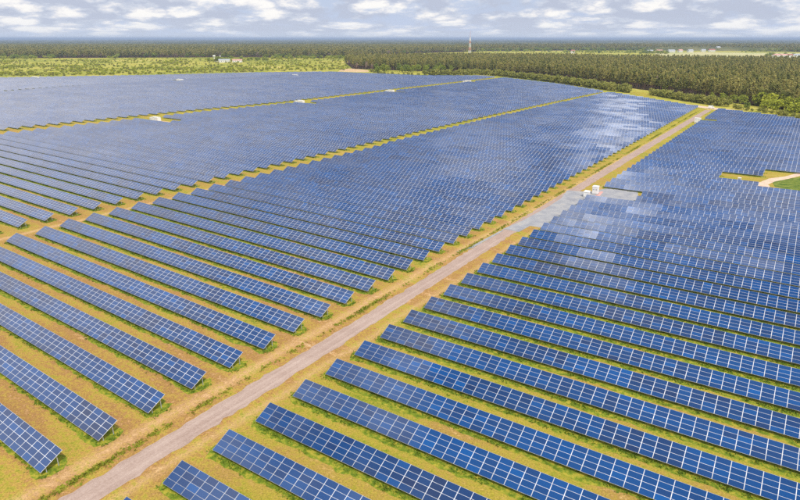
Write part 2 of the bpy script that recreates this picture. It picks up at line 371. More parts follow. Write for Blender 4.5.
def strip(name, left, right, z, m, jag=0.0, step=1.5):
    """left/right: lists of world points; resampled and roughened edges"""
    def res(pl):
        pl = np.array(pl, float); L = np.r_[0, np.cumsum(np.linalg.norm(np.diff(pl, axis=0), axis=1))]
        return pl, L
    pl, L1 = res(left); pr, L2 = res(right); n = max(2, int(L1[-1]/step))
    u = np.linspace(0, 1, n)
    a = np.c_[np.interp(u*L1[-1], L1, pl[:,0]), np.interp(u*L1[-1], L1, pl[:,1])]
    c = np.c_[np.interp(u*L2[-1], L2, pr[:,0]), np.interp(u*L2[-1], L2, pr[:,1])]
    dv = (c-a)/np.linalg.norm(c-a, axis=1)[:,None]
    a = a + dv*rng.normal(0, 1, (n,1))*jag; c = c + dv*rng.normal(0, 1, (n,1))*jag
    V = np.zeros((2*n,3)); V[0::2,:2] = a; V[1::2,:2] = c; V[:,2] = z
    Q = np.array([[2*i, 2*i+1, 2*i+3, 2*i+2] for i in range(n-1)])
    return new_obj(name, mesh_np(name, V, Q, [m]))
rk = [-8, 0, 4, 7, 17, 25, 40, 52, 60, 64.5]
rl = [6.7, 6.9, 7.0, 6.9, 6.1, 6.0, 6.4, 7.0, 7.6, 8.2]
rr_ = [11.8, 11.6, 11.6, 11.4, 10.9, 10.6, 11.6, 12.4, 12.9, 13.2]
tag(strip('road', [F(k, s) for k, s in zip(rk, rl)], [F(k, s) for k, s in zip(rk, rr_)], 0.030, M_road, 0.20), kind='structure')
tag(strip('track', [ground_at(*p) for p in ((640,100),(665,102.5),(690,104.5),(712,107.3),(735,110.0))], [ground_at(*p) for p in ((640,101),(665,104),(690,106.2),(714,109.6),(735,111.0))], 0.045, M_track, 0.15, 3), kind='structure')
# concrete pad across the road
M_pad, t, b = mat('grey_concrete', (0.4,0.4,0.4), 0.85, 0.1)
P = wpos(t)
t.links.new(ramp(t, noise(t, P, 0.25, 5, 0.6), [(0.35, (0.235,0.24,0.26)), (0.55, (0.31,0.31,0.315)), (0.7, (0.36,0.34,0.31))]), b.inputs['Base Color'])
mb = MB()
padpix = [(503,229),(522,221),(548,207),(561,198.5),(567,190.5),(590,192),(606,188.6),(628,190),(638,192),(638,206),(605,204),(560,222),(543,228),(530,226),(519,232)]
mb.face([(*ground_at(*p), 0.06) for p in padpix][::-1])
tag(mb.build('concrete_pad', [M_pad]), kind='structure')
for pp in ([(455,252),(470,247),(503,229.5),(503,231),(472,248.5)],):
    mb = MB(); mb.face([(*ground_at(*p), 0.055) for p in pp][::-1]); tag(mb.build('concrete_apron', [M_pad]), kind='structure')
# green clearing and curved track on the right
M_lawn = varied('green_lawn', (0.05,0.10,0.012), (0.19,0.22,0.035), 0.35, 0.95, 0.1)
mb = MB(); mb.face([(*ground_at(*p), 0.03) for p in ((772,182),(800,176.8),(850,171),(850,197),(800,192.5),(775,187))][::-1]); tag(mb.build('lawn', [M_lawn]), kind='structure')
tag(strip('track', [ground_at(*p) for p in ((860,163),(800,172.5),(785,176.5),(769,178.5),(758,183),(757,187.5),(770,191)) ], [ground_at(*p) for p in ((860,168),(800,176),(788,179),(775,181.5),(768,184.5),(771,188),(800,193.5))], 0.045, M_track, 0.1, 1.2), kind='structure')
# bare soil pockets at the transformer kiosks along the second aisle, ground behind the park
KIOSK = [(27.1,-342.0,(157,121)), (45.2,-339.2,(301,103.5)), (62.6,-337.3,(391,92.5)), (85.4,-340.6,(468,82.5))]
for kx, sx_, _ in KIOSK:
    tag(strip('bare_soil', [F(kx-0.3, sx_-3), F(kx-0.5, sx_+22)], [F(kx+0.45, sx_-3), F(kx+0.25, sx_+22)], 0.03, M_sand, 0.3, 2), kind='structure')
mb = MB(); mb.face([(*ground_at(*p), 0.02) for p in ((338,71.5),(342,69.2),(352,68.4),(368,70.0),(369,71.8),(355,72))][::-1]); tag(mb.build('sand_patch', [M_sand]), kind='structure')
mb = MB(); mb.face([(*ground_at(*p), 0.02) for p in ((630,93.5),(634,91.5),(650,93.2),(655,97.5),(640,97))][::-1]); tag(mb.build('grass_gap', [M_park]), kind='structure')

# ------------------------------------------------------------------ solar tables
def col_uv(ncol): pass
def array_np(ncol, T, uv0=(0,0), origin=None, r=None, n=None):
    """module array. local x along the row, y towards the high edge. returns V,Q,midx,uv"""
    ct, st_ = math.cos(T), math.sin(T); L = ncol*W
    gx, gy = 0.052, 0.027
    def place(x, y, z):
        X = x; Y = y*ct - z*st_; Z = ZL + y*st_ + z*ct
        return np.stack([X, Y, Z], -1)
    # slab
    xs = np.array([0, L, L, 0, 0, L, L, 0.]); ys = np.array([0,0,SL,SL,0,0,SL,SL]); zs = np.array([-.045]*4+[0.]*4)
    V = [place(xs, ys, zs)]; Q = [BQ]; mi = [0]*6; uv = [np.zeros((24,2))]
    c, rw = np.meshgrid(np.arange(ncol), np.arange(4), indexing='ij'); c = c.ravel(); rw = rw.ravel()
    ph = SL/4
    x0 = c*W+gx; x1 = (c+1)*W-gx; y0 = rw*ph+gy; y1 = (rw+1)*ph-gy; m = len(c)
    xx = np.stack([x0,x1,x1,x0],1).ravel(); yy = np.stack([y0,y0,y1,y1],1).ravel()
    V.append(place(xx, yy, np.full(4*m, 0.006))); Q.append(np.arange(4*m).reshape(m,4)+8); mi += [1]*m
    uv.append(np.repeat(np.c_[c+0.5+uv0[0], rw+0.5+uv0[1]], 4, axis=0))
    return np.concatenate(V), np.concatenate(Q), mi, np.concatenate(uv)
_arr = {}; _frm = {}; _post = {}
def array_mesh(ncol, T):
    if (ncol, T) not in _arr:
        V, Q, mi, uv = array_np(ncol, T); _arr[(ncol, T)] = mesh_np('panel_array', V, Q, [M_alu, M_cell], mi, uv)
    return _arr[(ncol, T)]
def bay(ncol): return max(1, int(round(ncol/3)))
def frame_mesh(ncol, T, legs):
    key = (ncol, T, legs)
    if key not in _frm:
        m = MB(); L = ncol*W; ct, st_ = math.cos(T), math.sin(T)
        def pl(x, y, z): return (x, y*ct - z*st_, ZL + y*st_ + z*ct)
        for y in (0.55, 1.5, 2.5, 3.45): m.box(0.04, L-0.04, y-0.03, y+0.03, -0.13, -0.048, 0, pl)
        nb = bay(ncol)
        for i in range(nb+1):
            x = 0.35+(L-0.7)*i/nb
            m.box(x-0.04, x+0.04, 0.3, 3.8, -0.23, -0.132, 0, pl)
            if legs:
                for y in (0.95, 2.95):
                    p = pl(x, y, -0.23); m.bar((x, p[1], -0.2), p, 0.055, n=4)
        _frm[key] = m.mesh('support_frame', [M_steel])
    return _frm[key]
def post_mesh(y, T):
    if (y, T) not in _post:
        m = MB(); ct, st_ = math.cos(T), math.sin(T); zt = ZL + y*st_ - 0.235*ct; Y = y*ct + 0.235*st_
        m.box(-0.06, 0.06, Y-0.05, Y+0.05, -0.3, zt)
        m.box(-0.10, 0.10, Y-0.09, Y+0.09, zt-0.02, zt+0.012)
        _post[(y, T)] = m.mesh('support_post', [M_steel])
    return _post[(y, T)]

ORD1 = 'zeroth first second third fourth fifth sixth seventh eighth ninth tenth eleventh twelfth thirteenth fourteenth fifteenth sixteenth seventeenth eighteenth nineteenth'.split()
TENS = {2:'twent',3:'thirt',4:'fort',5:'fift',6:'sixt',7:'sevent',8:'eight',9:'ninet'}
def ordinal(i):
    if i < 20: return ORD1[i]
    if i >= 100: return 'one hundred and ' + (ordinal(i-100) if i > 100 else 'first')
    a, c = divmod(i, 10); return TENS[a]+'ieth' if c == 0 else TENS[a]+'y-'+ORD1[c]

rows = []     # dict(block, k, s0, ncol, side)
def a1c(k): return float(np.interp(k, [5,37,48,76,82], [-127,-130,-129.5,-121,-114]))
def a2c(k): return float(np.interp(k, [10,16,33,45,66,96], [-376,-372,-361,-347,-347,-342]))
def a3c(k): return float(np.interp(k, [25,32,39,47,60,82], [-728,-731,-743,-747,-734,-690]))
def clip_row(k, sa, sb, side):
    """keep only the part of a row in or near the picture; whole modules from the end sa/sb nearest the aisle"""
    ss = np.arange(sa, sb+0.01, W); keep = []
    for s in ss:
        x, y, dd = pix(F(k, s, side), 1.5)
        if dd > 5 and -110 < x < 910 and y < 600: keep.append(s)
    if len(keep) < 3: return None
    return keep[0], keep[-1]
def add(block, k, sa, sb, side='L', anchor='R'):
    km = kmax_L if side == 'L' else kmax_R
    ss = np.arange(sa, sb+0.01, W)
    ss = [s for s in ss if km(s) >= k]
    if len(ss) < 3: return
    sa, sb = ss[0], ss[-1]
    c = clip_row(k, sa, sb, side)
    if c is None: return
    s0, s1 = c; n = int(round((s1-s0)/W)); n = max(3, n)
    # round length up so that meshes are shared, unless the end is a visible one
    rows.append(dict(block=block, k=k, s0=s0, ncol=n, side=side))
for k in range(-6, 101):
    # first block, left of the road
    s_left = a1c(k)+6
    nb1 = int(round((0-s_left)/W))
    if k >= -1 and k<=81: add('B1', k, -nb1*W, 0.0)
    if k >= 3:
        kio = [x for x in KIOSK if abs(x[0]-k) < 0.9]
        s_l = a2c(k)+9; s_r = a1c(k)-5.5
        if kio: s_l = kio[0][1]+24
        add('B2', k, s_r-int(round((s_r-s_l)/W))*W, s_r)
    if k >= 12:
        s_l = a3c(k)+4; s_r = a2c(k)-13
        if 58.8 < k < 60.2: s_l += 20
        add('B3', k, s_r-int(round((s_r-s_l)/W))*W, s_r)
    if k >= 24:
        s_r = a3c(k)-5; add('B4', k, s_r-int(300/W)*W, s_r)
for k in range(-8, 66):
    sE = 230.0
    if 53 <= k <= 54: segs = [(10.5, sE)]
    elif k in (22, 23): segs = [(17.5, sE)]
    elif k == 28: segs = [(0, 56.5)]
    elif k in (29, 30): segs = [(0, 40)]
    elif k in (31, 32): segs = [(0, 57)]
    else: segs = [(0, sE)]
    for a, c in segs: add('BR', k + 0.55*min(1, max(0, (k-8)/16)), a, c, 'R')

def weight(r):
    s = r['s0']+r['ncol']*W/2; x, y, dd = pix(F(r['k'], s, r['side']), 1.5)
    nv = 0
    for i in range(0, r['ncol']+1, 2):
        x, y, d2 = pix(F(r['k'], r['s0']+i*W, r['side']), 1.5)
        if 0 <= x <= 800 and 0 <= y <= 503: nv += (CAM_H+40)/d2**3*1e6
    return nv
for r in rows: r['w'] = weight(r)
rows = [r for r in rows if r['w'] > 0]
order = sorted(rows, key=lambda r: -r['w'])
near = order[:300]; rest = order[300:]
for r in near: r['ind'] = True
counters = {}
LAB = {'B1': ('{o} long panel row left of the gravel road, counting from the bottom', 'panel rows between the gravel road and the first aisle'),
       'B2': ('{o} blue panel row between first and second grass aisles, counting from the left front', 'panel rows between the first and second grass aisles'),
       'B3': ('{o} hazy panel row between second and third grass aisles, counting from the front', 'panel rows between the second and third grass aisles'),
       'B4': ('{o} distant panel row beyond the third aisle, counting from the front', 'panel rows beyond the third grass aisle'),
       'BR': ('{o} blue panel row right of the gravel road, counting from the bottom', 'panel rows right of the gravel road')}
strips = []    # (P0, length, side, k)
for r in sorted(rows, key=lambda r: (r['block'], r['k'], r['s0'])):
    side = r['side']; T = T_L if side == 'L' else T_R; a = A_L if side == 'L' else A_R
    rv, nv = (rL, nL) if side == 'L' else (rR, nR)
    P0 = F(r['k'], r['s0'], side) - SL*math.cos(T)*nv
    r['P0'] = P0; r['T'] = T; r['a'] = a; L = r['ncol']*W
    strips.append((P0, L, rv, nv, r['k'], T, r['block']))
    if not r.get('ind'): continue
    counters[r['block']] = counters.get(r['block'], 0)+1
    lab, grp = LAB[r['block']]
    e = empty('solar_table', (P0[0], P0[1], 0), a)
    tag(e, lab.format(o=ordinal(counters[r['block']])).capitalize(), 'solar panel row', grp)
    new_obj('panel_array', array_mesh(r['ncol'], T), e)
    nearrow = (r['block'] in ('B1', 'BR') and r['k'] <= 9) or (r['block'] == 'B2' and r['k'] <= 8)
    new_obj('support_frame', frame_mesh(r['ncol'], T, not nearrow), e)
    if nearrow:
        nb = bay(r['ncol'])
        for i in range(nb+1):
            x = 0.35+(L-0.7)*i/nb
            for y in (0.95, 2.95): new_obj('support_post', post_mesh(y, T), e, (x, 0, 0))
# the far-off rows beyond the 300 nearest: one object
Vs, Qs, Ms, Us = [], [], [], []; off = 0
base0 = rest[0]['P0'] if rest else None
for r in rest:
    T, a = r['T'], r['a']; rv, nv = basis(a)
    kidx = round(float(r['P0']@nL)/8.97)
    V, Q, mi, uv = array_np(r['ncol'], T, (round(float(r['P0']@rL)/W), 4*kidx))
    fm = frame_mesh(r['ncol'], T, True)
    Xw = V[:,0:1]*rv[None]+V[:,1:2]*nv[None]+r['P0'][None]
    Vs.append(np.c_[Xw, V[:,2]]); Qs.append(Q+off); Ms += mi; Us.append(uv); off += len(V)
if rest:
    me = mesh_np('distant_panel_rows', np.concatenate(Vs), np.concatenate(Qs), [M_alu, M_cell], Ms, np.concatenate(Us))
    tag(new_obj('distant_panel_rows', me), 'hazy mass of panel rows in the far left of the park', 'panel rows', kind='stuff')
print('ROWS', len(rows), 'individual', len(near), {k: v for k, v in counters.items()})

# green growth along the low edge and beneath the tables
M_strip, t, b = mat('green_undergrowth', (0.08,0.14,0.02), 0.95, 0.1)
P = wpos(t)
t.links.new(ramp(t, noise(t, P, 0.9, 5, 0.7), [(0.34, (0.07,0.11,0.010)), (0.48, (0.15,0.20,0.016)), (0.60, (0.34,0.29,0.035))]), b.inputs['Base Color'])
V = []; Q = []; off = 0
for (P0, L, rv, nv, k, T, bl) in strips:
    n = max(3, int(L/(1.0 if k < 30 else 3.0))); ex = 1.0 if bl != 'BR' else 1.2; x = np.linspace(-ex, L+ex, n)
    sm = np.convolve(rng.normal(0, 1, n+4), np.ones(5)/5, 'valid')
    lo = (-0.55 if bl != 'BR' else -0.95) + 0.6*sm + rng.normal(0, .12, n); hi_ = 4.3 + 0.3*rng.normal(0, 1, n)
    lo[0] = 0.8; lo[-1] = 0.8; hi_[0] = 2.8; hi_[-1] = 2.8
    a = P0[None]+x[:,None]*rv[None]+lo[:,None]*nv[None]; c = P0[None]+x[:,None]*rv[None]+hi_[:,None]*nv[None]
    vv = np.zeros((2*n,3)); vv[0::2,:2] = a; vv[1::2,:2] = c; vv[:,2] = 0.020; V.append(vv)
    i = np.arange(n-1); Q.append(np.stack([2*i, 2*i+2, 2*i+3, 2*i+1],1)+off); off += 2*n
tag(new_obj('undergrowth', mesh_np('undergrowth', np.concatenate(V), np.concatenate(Q), [M_strip])), 'green grass growing along the foot of every panel row', 'grass', kind='stuff')

def tufts(C, size, hgt, name, m, blades=4, label=None, spread=0.5):
    """C (n,2) centres; every tuft a few crossed leaf triangles-quads"""
    n = len(C); C = np.repeat(C, blades, axis=0); n2 = len(C)
    size = np.repeat(size, blades) if np.ndim(size) else np.full(n2, size)
    hg = np.repeat(hgt, blades) if np.ndim(hgt) else np.full(n2, hgt)
    C = C + rng.normal(0, 1, (n2,2))*size[:,None]*spread
    a = rng.uniform(0, 2*np.pi, n2); hg = hg*rng.uniform(.5,1.2,n2); sz = size*rng.uniform(.5,1.0,n2)
    dx = np.c_[np.cos(a), np.sin(a)]*sz[:,None]*0.5; ln = rng.normal(0, .45, (n2,2))*hg[:,None]
    V = np.zeros((n2,4,3)); V[:,0,:2] = C-dx; V[:,1,:2] = C+dx; V[:,2,:2] = C+dx*.6+ln; V[:,3,:2] = C-dx*.6+ln
    V[:,0,2] = V[:,1,2] = 0.0; V[:,2,2] = hg; V[:,3,2] = hg*rng.uniform(.6,1,n2)
    return tag(new_obj(name, mesh_np(name, V.reshape(-1,3), np.arange(4*n2).reshape(-1,4), [m])), label, 'grass', kind='stuff')
Cs = []
for (P0, L, rv, nv, k, T, bl) in strips:
    if k > 34 or bl in ('B3','B4'): continue
    dens = 7 if k < 12 else (3.5 if k < 22 else 1.6)
    n = int(L*dens); x = rng.uniform(-0.8, L+0.8, n)
    pn = np.convolve(rng.random(int(L)+12), np.ones(4)/4, 'same'); x = x[rng.random(n) < np.clip((pn[np.clip(x.astype(int)+4, 0, len(pn)-1)]-0.33)*4, .08, 1)]; n = len(x); y = rng.normal(0.1 if bl != 'BR' else -0.2, 0.32, n)
    e = rng.random(n) < 0.06; x[e] = np.where(rng.random(e.sum()) < .5, -rng.uniform(0,1.3,e.sum()), L+rng.uniform(0,1.3,e.sum())); y[e] = rng.uniform(0, 3.6, e.sum())
    Cs.append(P0[None]+x[:,None]*rv[None]+y[:,None]*nv[None])
Cs = np.concatenate(Cs)
tufts(Cs, rng.uniform(.20,.45,len(Cs)), rng.uniform(.10,.32,len(Cs)), 'grass_tufts', M_weed, 4, 'rank green weeds along the low edges of the panels')
# weeds in the ditch left of the road, and thin along its right side
n = 4200; k = rng.uniform(-3, 1, n); k = -3+66*rng.random(n)**1.5
cl = np.interp(k, np.linspace(-3, 64, 300), np.convolve(rng.random(304), np.ones(5)/5, 'valid'))
keep = rng.random(n) < np.clip((cl-0.38)*3.0, 0.08, 1); k = k[keep]
s = 5.0 + rng.normal(0, 0.30, len(k)) - 0.012*k
C1 = O_L[None]+k[:,None]*D_L[None]+s[:,None]*rL[None]
tufts(C1, rng.uniform(.30,.7,len(k)), rng.uniform(.12,.38,len(k)), 'roadside_weeds', M_weed2, 5, 'line of weeds in the ditch beside the gravel road')

# ------------------------------------------------------------------ vegetation kit
def clumps(centres, radii, per, size, squash=1.0):
    """leaf clumps: per small quads round every centre"""
    n = len(centres); C = np.repeat(centres, per, axis=0); Rr = np.repeat(radii, per)
    m = len(C); d = rng.normal(0, 1, (m,3)); d /= np.linalg.norm(d, axis=1)[:,None]; d[:,2] *= squash
    C = C + d*(Rr*rng.uniform(.45,1.0,m))[:,None]
    dn = d+np.array([0,0,.35])+rng.normal(0,.35,(m,3)); u = np.cross(dn, rng.normal(0, 1, (m,3))); u /= np.linalg.norm(u, axis=1)[:,None]+1e-9
    v = np.cross(u, dn); v /= np.linalg.norm(v, axis=1)[:,None]+1e-9
    s = size*rng.uniform(.6,1.3,m)[:,None]
    V = np.stack([C-u*s-v*s*.6, C+u*s-v*s*.5, C+u*s*.7+v*s*.6, C-u*s*.8+v*s*.7], 1)
    return V.reshape(-1,3), np.arange(4*m).reshape(-1,4)
def pine_crown(h, r, nc, per, size, start=0.42):
    z = h*(start+(1-start)*rng.random(nc)**0.85); f = (z/h-start)/(1-start)
    prof = r*np.clip(1.15*(1-f)**0.75+0.10, .12, 1)*np.clip(f*5+0.5, .5, 1)
    a = rng.uniform(0, 2*np.pi, nc); rr = prof*np.sqrt(rng.uniform(.15,1,nc))
    C = np.c_[rr*np.cos(a), rr*np.sin(a), z]
    return clumps(C, np.full(nc, r*.30), per, size, 0.7)
def blob_crown(h, r, nc, per, size, z0=0.12, lobes=5):
    L = np.c_[rng.normal(0, r*.38, (lobes,2)), h*(z0+.28+rng.uniform(0,.40,lobes))]; lr = r*rng.uniform(.5,.75,lobes)
    i = rng.integers(0, lobes, nc); d = rng.normal(0,1,(nc,3)); d /= np.linalg.norm(d,axis=1)[:,None]
    C = L[i]+d*lr[i][:,None]*rng.uniform(.7,1,nc)[:,None]*np.array([1,1,.85*h/(2*r)+.2])[None]
    C[:,2] = np.clip(C[:,2], h*z0*.6, h)
    return clumps(C, np.full(nc, r*.26), per, size, 0.8)
def trunk(h, r0, lean=0.0, limbs=0, r=1.0, z0=.4):
    m = MB(); top = (lean, lean*.5, h)
    mid = (lean*.3, lean*.2, h*.5); m.bar((0,0,-0.3), mid, r0, r0*.7); m.bar(mid, top, r0*.7, r0*.2)
    for _ in range(limbs):
        z = h*random.uniform(z0, .9); a = random.uniform(0, 6.28); q = r*random.uniform(.5,.9)
        m.bar((lean*z/h, 0, z), (q*math.cos(a), q*math.sin(a), z+q*random.uniform(.2,.6)), r0*.28, r0*.08, n=4)
    return m
def kit(kind, i):
    """(trunk mesh, crown mesh, height)"""
    if kind == 'pine':
        h = rng.uniform(15, 22.5); V, Q = pine_crown(h, rng.uniform(1.7,2.6), 62, 8, .50, rng.uniform(.30,.5)); cm = M_pine; tb = trunk(h*.97, .17, rng.uniform(-.5,.5), 7, 1.8, .3).mesh('trunk', [M_bark])
    elif kind == 'decid':
        h = rng.uniform(11, 15); V, Q = blob_crown(h, h*.36, 90, 8, .50, .1, 6); cm = M_decid; tb = trunk(h*.8, .22, 0, 6, 3, .3).mesh('trunk', [M_barkg])
    elif kind == 'lime':
        h = rng.uniform(7, 9.5); V, Q = blob_crown(h, h*.5, 90, 8, .45, .08, 6); cm = M_lime; tb = trunk(h*.8, .16, 0, 6, 3, .3).mesh('trunk', [M_barkg])
    elif kind == 'bare':
        h = rng.uniform(13, 16); V, Q = blob_crown(h, h*.22, 60, 7, .35, .2, 5); cm = M_bare; tb = trunk(h*.95, .20, 0, 12, 2.5, .3).mesh('trunk', [M_barkg])
    elif kind == 'bush':
        h = rng.uniform(4.6, 6.4); V, Q = blob_crown(h, h*.52, 70, 8, .36, .04, 5); cm = M_bushy; tb = trunk(h*.75, .09, 0, 5, 1.6, .1).mesh('trunk', [M_barkg])
    return tb, mesh_np('crown', V, Q, [cm]), h
KIT = {kd: [kit(kd, i) for i in range(n)] for kd, n in (('pine',6),('decid',4),('lime',3),('bare',3),('bush',5))}
NAMES = {'pine':'pine_tree', 'decid':'leafy_tree', 'lime':'leafy_tree', 'bare':'bare_tree', 'bush':'shrub'}
def plant(kd, P, scale=1.0, label='', cat='tree', group=None, wide=1.0):
    i = random.randrange(len(KIT[kd])); tb, cr, h = KIT[kd][i]
    e = empty(NAMES[kd], (P[0], P[1], 0), random.uniform(0, 6.28)); e.scale = (scale*wide, scale*wide, scale)
    tag(e, label, cat, group)
    new_obj('trunk', tb, e); new_obj('crown', cr, e); return e
def along(pl, step, jit=0.3):
    pl = np.array(pl, float); L = np.r_[0, np.cumsum(np.linalg.norm(np.diff(pl, axis=0), axis=1))]
    u = np.arange(0, L[-1], step); u = u + rng.uniform(-jit, jit, len(u))*step
    return np.c_[np.interp(u, L, pl[:,0]), np.interp(u, L, pl[:,1])]

# line of the pine forest front, given by where its foot stands in the photograph
front_px = [(353,68.6),(375,69.5),(400,70.5),(440,71.5),(480,72.5),(520,75),(560,79),(600,84),(635,88.5),(670,93),(700,97),(735,103),(765,107),(800,112.5),(850,121)]
front = np.array([ground_at(*p) for p in front_px])
step_off = np.array([0.35, 0.94])      # away from the viewer
pts = along(front, 3.6)
for row_i in range(1):
    for p in pts[:]:
        q = p + step_off*rng.uniform(0, 8)
        if len([1]) : plant('pine', q, random.uniform(.85,1.08), 'pine in the front rank of the forest behind the panels', 'pine tree', 'pines along the front of the forest', 1.25)
n_front = len(pts)
print('PINES', n_front)

# hedge of shrubs behind the park, with its gap
h1 = [ground_at(*p) for p in ((424,75.4),(450,75.2),(480,74.6),(500,76.0),(530,79.3),(560,83.0),(590,87.4),(612,90.4),(631,93.0))]
h2 = [ground_at(*p) for p in ((652,95.2),(670,98.2),(690,101.6),(710,104.6),(728,107.0))]
for p in along(h1, 4.0):
    plant('bush', p+rng.normal(0,1.2,2), random.uniform(1.5,1.9), 'rounded green shrub in the long hedge behind the panels', 'shrub', 'shrubs of the long hedge')
for p in along(h2, 3.0):
    plant('bush', p+rng.normal(0,1.0,2)+step_off, random.uniform(1.2,1.5), 'rounded green shrub in the short hedge near the road end', 'shrub', 'shrubs of the short hedge')
for p in along([ground_at(*q) for q in ((732,108.5),(750,111.0),(775,114.5),(800,118.5),(835,124))], 4.2):
    plant('bush', p+rng.normal(0,1.6,2)+step_off*3, random.uniform(.45,.8), 'low shrub at the forest foot behind the right panels', 'shrub', 'low shrubs right of the road end')
for (x, y, s) in ((758,106,1.0),(769,108,1.1),(781,109,1.15),(790,111,1.0),(800,113,1.1),(812,114,1.1),(776,112,.9),(795,116,.9),(763,110,.7)):
    plant('lime', ground_at(x, y), s*1.55, 'bright lime green leafy tree at the right edge below the pines', 'tree', 'lime green trees at the right edge')
for (x, y, s) in ((723,103,.75),(741,106,.8),(733,104,.7),(711,100,.6),(745,110,.6)):
    plant('decid', ground_at(x, y), s, 'small green leafy tree before the dark pines near the road end', 'tree', 'leafy trees near the road end')
for (x, y, s) in ((770,105.5,1.1),(783,107,1.15),(776,106,.95)):
    plant('bare', ground_at(x, y), s, 'pinkish bare tree against the dark pines on the right', 'tree', 'bare trees on the right')
# leafy belt before the forest in the middle of the view
for i in range(75):
    x = random.uniform(376, 520) if i < 60 else random.uniform(520, 560); y = float(np.interp(x, [378,430,480,520,560], [73.6,72.6,71.8,74.0,78]))-random.uniform(0,1.6)
    plant('decid', ground_at(x, y), random.uniform(.8,1.25), 'bright leafy tree in the belt between hedge and pines', 'tree', 'leafy belt before the pines')
for p in along([ground_at(*q) for q in ((372,72.0),(385,74.6),(400,75.5),(424,75.6))], 11):
    plant('bush', p+rng.normal(0,1.5,2), random.uniform(.7,1.1), 'dark shrub at the foot of the forest corner', 'shrub', 'shrubs at the forest corner')
for (x, y, s) in ((357,69.5,.95),(366,70,1.05),(372,70.6,.9),(349,66,.9)):
    plant('bare', ground_at(x, y), s, 'brownish bare tree at the left corner of the pine forest', 'tree', 'bare trees at the forest corner')
# scrub in the meadow on the left
meadow = []
for i in range(105):
    x = random.uniform(-12, 348); lo_ = float(np.interp(x, [0,150,250,340], [77.0,74.8,72.2,70.5]))
    y = lo_ - (lo_-60)*random.random()**1.6
    plant('lime' if random.random() < .22 else 'bush', ground_at(x, y), random.uniform(.35,.85), 'small round bush scattered in the yellow meadow', 'bush', 'bushes scattered in the meadow', 1.25)
for (x, y, s) in ((113,75.3,.8),(222,70.5,.7),(136,74,.8)):
    plant('lime', ground_at(x, y), s, 'pale bush standing out at the meadow edge', 'bush', 'pale bushes at the meadow edge')

# ---- woods that read as one mass: instanced by geometry nodes from the same kit
def stuff_wood(name, pts, kinds, scales, label, cat='forest', wide=1.0, weights=None):
    protos = []
    for kd in kinds:
        for tb, cr, h in KIT[kd]:
            me = bpy.data.meshes.new(name+'_tree')
            V = []; Qq = []; off = 0; mi = []
            for j, src in enumerate((cr, tb)):
                n = len(src.vertices); co = np.zeros(n*3, np.float32); src.vertices.foreach_get('co', co); V.append(co.reshape(-1,3))
                for pl_ in src.polygons: Qq.append([off+v for v in pl_.vertices]); mi.append(j)
                off += n
            me.from_pydata(np.concatenate(V).tolist(), [], Qq)
            me.materials.append(cr.materials[0]); me.materials.append(tb.materials[0]); me.polygons.foreach_set('material_index', mi)
            protos.append(bpy.data.objects.new(name+'_tree', me))
    n = len(pts); me = bpy.data.meshes.new(name); V = np.zeros((n,3), np.float32); V[:,:2] = pts
    me.vertices.add(n); me.vertices.foreach_set('co', V.ravel())
    def at(nm, ty, arr):
        a = me.attributes.new(nm, ty, 'POINT'); a.data.foreach_set('vector' if ty == 'FLOAT_VECTOR' else 'value', np.asarray(arr).ravel())
    pw = np.concatenate([[ (weights or {}).get(kd, 1.0)/len(KIT[kd]) ]*len(KIT[kd]) for kd in kinds]); pw = pw/pw.sum()
    at('var', 'INT', rng.choice(len(protos), n, p=pw).astype(np.int32))
    at('rot', 'FLOAT_VECTOR', np.c_[np.zeros(n), np.zeros(n), rng.uniform(0,6.28,n)].astype(np.float32))
    s = rng.uniform(*scales, n); at('scl', 'FLOAT_VECTOR', np.c_[s*wide, s*wide, s].astype(np.float32))
    ob = new_obj(name, me); md = ob.modifiers.new('scatter', 'NODES')
    g = bpy.data.node_groups.new(name+'_scatter', 'GeometryNodeTree'); md.node_group = g
    g.interface.new_socket('Geometry', in_out='INPUT', socket_type='NodeSocketGeometry')
    g.interface.new_socket('Geometry', in_out='OUTPUT', socket_type='NodeSocketGeometry')
    gi = g.nodes.new('NodeGroupInput'); go = g.nodes.new('NodeGroupOutput'); jn = g.nodes.new('GeometryNodeJoinGeometry')
    def named(nm, ty):
        q = g.nodes.new('GeometryNodeInputNamedAttribute'); q.data_type = ty; q.inputs[0].default_value = nm; return q.outputs[0]
    va, ro, sl_ = named('var', 'INT'), named('rot', 'FLOAT_VECTOR'), named('scl', 'FLOAT_VECTOR')
    for i, po in enumerate(protos):
        io = g.nodes.new('GeometryNodeInstanceOnPoints'); oi_ = g.nodes.new('GeometryNodeObjectInfo'); oi_.inputs['Object'].default_value = po
        cmp_ = g.nodes.new('FunctionNodeCompare'); cmp_.data_type = 'INT'; cmp_.operation = 'EQUAL'; cmp_.inputs[3].default_value = i
        g.links.new(va, cmp_.inputs[2]); g.links.new(cmp_.outputs[0], io.inputs['Selection'])
        g.links.new(gi.outputs[0], io.inputs['Points']); g.links.new(oi_.outputs['Geometry'], io.inputs['Instance'])
        g.links.new(ro, io.inputs['Rotation']); g.links.new(sl_, io.inputs['Scale'])
        g.links.new(io.outputs[0], jn.inputs[0])
    g.links.new(jn.outputs[0], go.inputs[0])
    return tag(ob, label, cat, kind='stuff')
